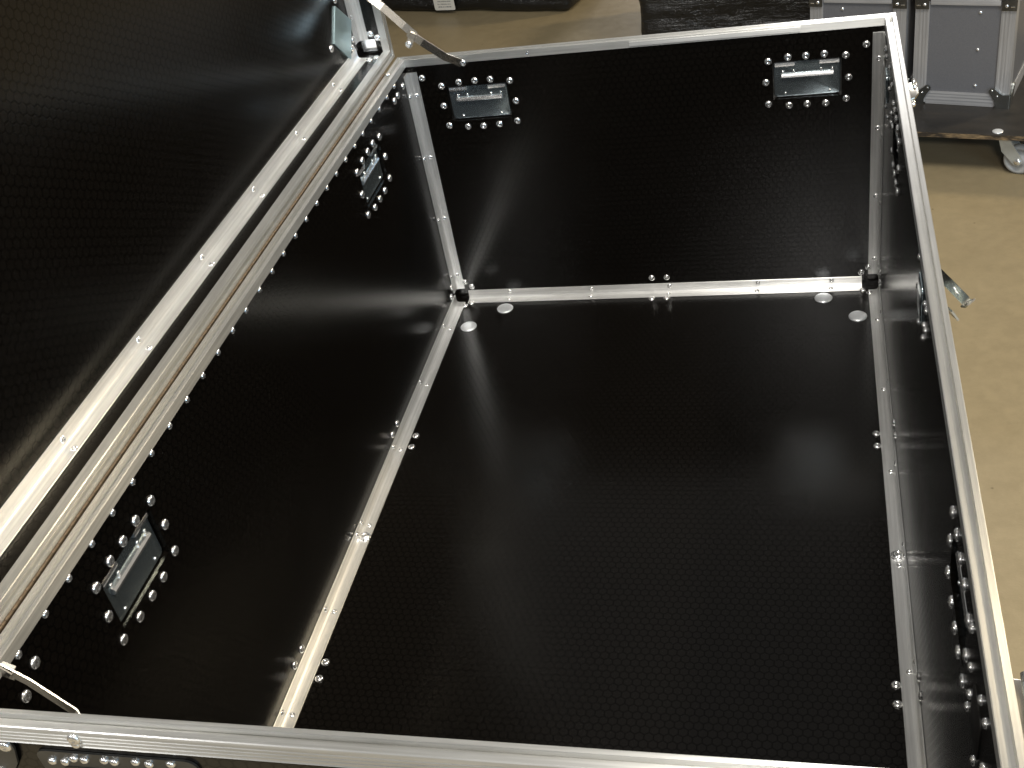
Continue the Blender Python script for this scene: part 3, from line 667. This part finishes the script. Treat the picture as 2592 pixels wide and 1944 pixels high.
CA = math.radians(-18.34)
A0 = Vector((0.982, 2.379, ZD))
U = Vector((math.cos(CA), math.sin(CA), 0))
def lobed(s):
    """corner brace with two lobes; corner at the origin, arms to +x and +y"""
    pts = [(-0.002, -0.002), (0.030, -0.002), (0.0305, 0.014), (0.034, 0.022)]
    for a in range(-60, 151, 30): pts.append((0.0375 + 0.0085 * math.cos(math.radians(a)), 0.0425 + 0.0085 * math.sin(math.radians(a))))
    pts += [(0.022, 0.040), (0.014, 0.0345), (-0.002, 0.036)]
    return pts
ME_BRACE = MB().plate(lobed(1), 0, 0.0042).mesh('corner_brace', M_STEEL)
ME_BRACE_M = MB().plate([(-x, y) for x, y in reversed(lobed(1))], 0, 0.0042).mesh('corner_brace', M_STEEL)
def grey_case(u0, w, label, rivets):
    base = A0 + U * u0
    t = thing('flight_case', label, 'flight case', base, CA, 'grey flight cases on the dolly'); MW = WORLD[t.name]
    dp_, hb_ = 0.36, 0.262
    body = link('body', MB().box((0.004, 0.004, 0.004), (w - 0.004, dp_ - 0.004, hb_)).mesh('body', M_GREY), t, MW)
    lid = link('lid', MB().box((0.004, 0.004, hb_ + 0.003), (w - 0.004, dp_ - 0.004, hb_ + 0.085)).mesh('lid', M_GREY), t, MW)
    EW = 0.030
    prof = [(0, 0), (EW, 0), (EW, 0.003)] + [(EW - 0.004 * (k + 1), 0.003 + 0.0006 * ((k + 1) % 2)) for k in range(6)] + [(-0.003, 0.003), (-0.003, -EW), (0, -EW)]
    def ex(p0, p1, A, B): link('edging', MB().extrude(prof, p0, p1, A, B).mesh('edging', M_GALU, MW), t)
    e = 0.0036
    for z0, z1 in ((0.004, hb_ - 0.001), (hb_ + 0.004, hb_ + 0.08)):
        ex((e, e, z0), (e, e, z1), (1, 0, 0), (0, -1, 0)); ex((w - e, e, z0), (w - e, e, z1), (-1, 0, 0), (0, -1, 0))
        ex((e, dp_ - e, z0), (e, dp_ - e, z1), (1, 0, 0), (0, 1, 0)); ex((w - e, dp_ - e, z0), (w - e, dp_ - e, z1), (-1, 0, 0), (0, 1, 0))
    prof2 = [(0, 0), (EW, 0), (EW, 0.0028), (-0.0028, 0.0028), (-0.0028, -EW), (0, -EW)]
    for z, up in ((0.0036, 1), (hb_ + 0.0854, -1)):
        for p0, p1, B in (((0.034, e, z), (w - 0.034, e, z), (0, -1, 0)), ((w - e, 0.034, z), (w - e, dp_ - 0.034, z), (1, 0, 0)), ((0.034, dp_ - e, z), (w - 0.034, dp_ - e, z), (0, 1, 0)), ((e, 0.034, z), (e, dp_ - 0.034, z), (-1, 0, 0))):
            ex(p0, p1, (0, 0, up), B)
    for lo, hi in (((0.036, -0.0015, hb_ - 0.0075), (w - 0.036, 0.0040, hb_ + 0.006)), ((w - 0.004, 0.036, hb_ - 0.0075), (w + 0.0015, dp_ - 0.036, hb_ + 0.006))):
        link('closing_rim', MB().box(lo, hi).mesh('closing_rim', M_GALU, MW, bevel=0.0008), t)
    fr = frame((0, 0, 0), (0, -1, 0), (0, 0, 1))
    for x, me_ in ((0.0005, ME_BRACE), (w - 0.0005, ME_BRACE_M)):
        s_ = 1 if me_ is ME_BRACE else -1
        b = link('corner_brace', me_, t, MW @ Matrix.Translation((x, -0.0010, 0.0008)) @ fr)
        for a_, b_ in ((0.0385, 0.0445), (0.026, 0.031)): link('rivet', ME_TINY, b, local=Matrix.Translation((s_ * a_, b_, 0.0040)))
        # brace on the side wall
        link('corner_brace', ME_BRACE if s_ < 0 else ME_BRACE_M, t, MW @ Matrix.Translation((x + s_ * (-0.001), 0, 0.0008)) @ frame((0, 0, 0), (-s_, 0, 0), (0, 0, 1)))
        # dark joint corner at the lid line
        c = link('joint_corner', MB().box((-0.001, 0, 0), (0.0325, 0.0045, 0.046)).mesh('joint_corner', M_DARKST, bevel=0.001), t, MW @ Matrix.Translation((x if s_ > 0 else x - 0.0315, -0.0050, hb_ - 0.0175)))
        link('rivet', ME_SMALL, c, local=Matrix.Translation((0.0225 if s_ > 0 else 0.010, 0, 0.0115)) @ Matrix.Rotation(math.pi / 2, 4, 'X'))
        link('slot', MB().extrude([(-0.0012, 0), (0.0012, 0), (0.0012, 0.0014), (-0.0012, 0.0014)], (0, 0, 0), (0.009, 0, 0), (0, 0, 1), (0, -1, 0)).mesh('slot', M_RIVET), c, local=Matrix.Translation((0.004 if s_ > 0 else 0.019, 0, 0.0095)))
    for x, z in rivets: link('rivet', ME_SMALL, body, mw=MW @ Matrix.Translation((x, 0.004, z)) @ fr)
    return t
grey_case(-0.0055, 0.2310, 'grey flight case with aluminium edging on the dolly, nearest the right picture edge', [(0.150, 0.2363), (0.150, 0.1447), (0.150, 0.0531)])
grey_case(-0.2667, 0.2410, 'grey flight case on the dolly, partly hidden behind the corner of the open case', [(0.0823, 0.2375), (0.0823, 0.145), (0.0823, 0.053)])

# ------------------------------------------------------------------ wrapped goods behind
def bale(name, label, corner, ang, w, d, h, seed, amp):
    t = thing(name, label, 'wrapped goods', corner, ang); MW = WORLD[t.name]
    bm = bmesh.new(); bmesh.ops.create_cube(bm, size=1)
    bmesh.ops.scale(bm, vec=(w, d, h), verts=bm.verts); bmesh.ops.translate(bm, vec=(-w / 2, d / 2, h / 2), verts=bm.verts)
    bmesh.ops.bevel(bm, geom=list(bm.edges), offset=0.035, segments=3, profile=0.55, affect='EDGES')
    bmesh.ops.subdivide_edges(bm, edges=[e for e in bm.edges if e.calc_length() > 0.1], cuts=24, use_grid_fill=True)
    for v in bm.verts:
        q = Vector((v.co.x * 4, v.co.y * 4, v.co.z * 13)) + Vector((seed, 0, 0))
        k = mnoise.noise(q) * amp + mnoise.noise(q * 3.1) * amp * 0.5
        v.co += v.normal * k
        if v.co.z < 0.002: v.co.z = 0.002
    bmesh.ops.recalc_face_normals(bm, faces=bm.faces)
    me = D.meshes.new('wrap'); bm.to_mesh(me); bm.free(); me.materials.append(M_WRAP)
    for p in me.polygons: p.use_smooth = True
    link('wrap', me, t, MW); return t, MW
b1, MW1 = bale('wrapped_bale', 'black plastic wrapped bundle with a white paper label', (-0.118, 3.605, ZG), math.radians(-15.3), 0.95, 0.55, 0.30, 3.0, 0.010)
lab = MB(); lab.plate(rrect(0.092, 0.070, 0.006, 3, 0.046, 0.035), 0, 0.0006)
link('label', lab.mesh('label', M_LABEL), b1, MW1 @ Matrix.Translation((-0.571, -0.0125, 0.0155)) @ Matrix.Rotation(math.radians(-1.5), 4, 'Y') @ frame((0, 0, 0), (0, -1, 0), (0, 0, 1)))
b2, MW2 = bale('wrapped_bale', 'black wrapped bundle on the floor beside the grey cases', (0.98, 3.02, ZG), math.radians(-5), 0.78, 0.50, 0.42, 11.0, 0.016)
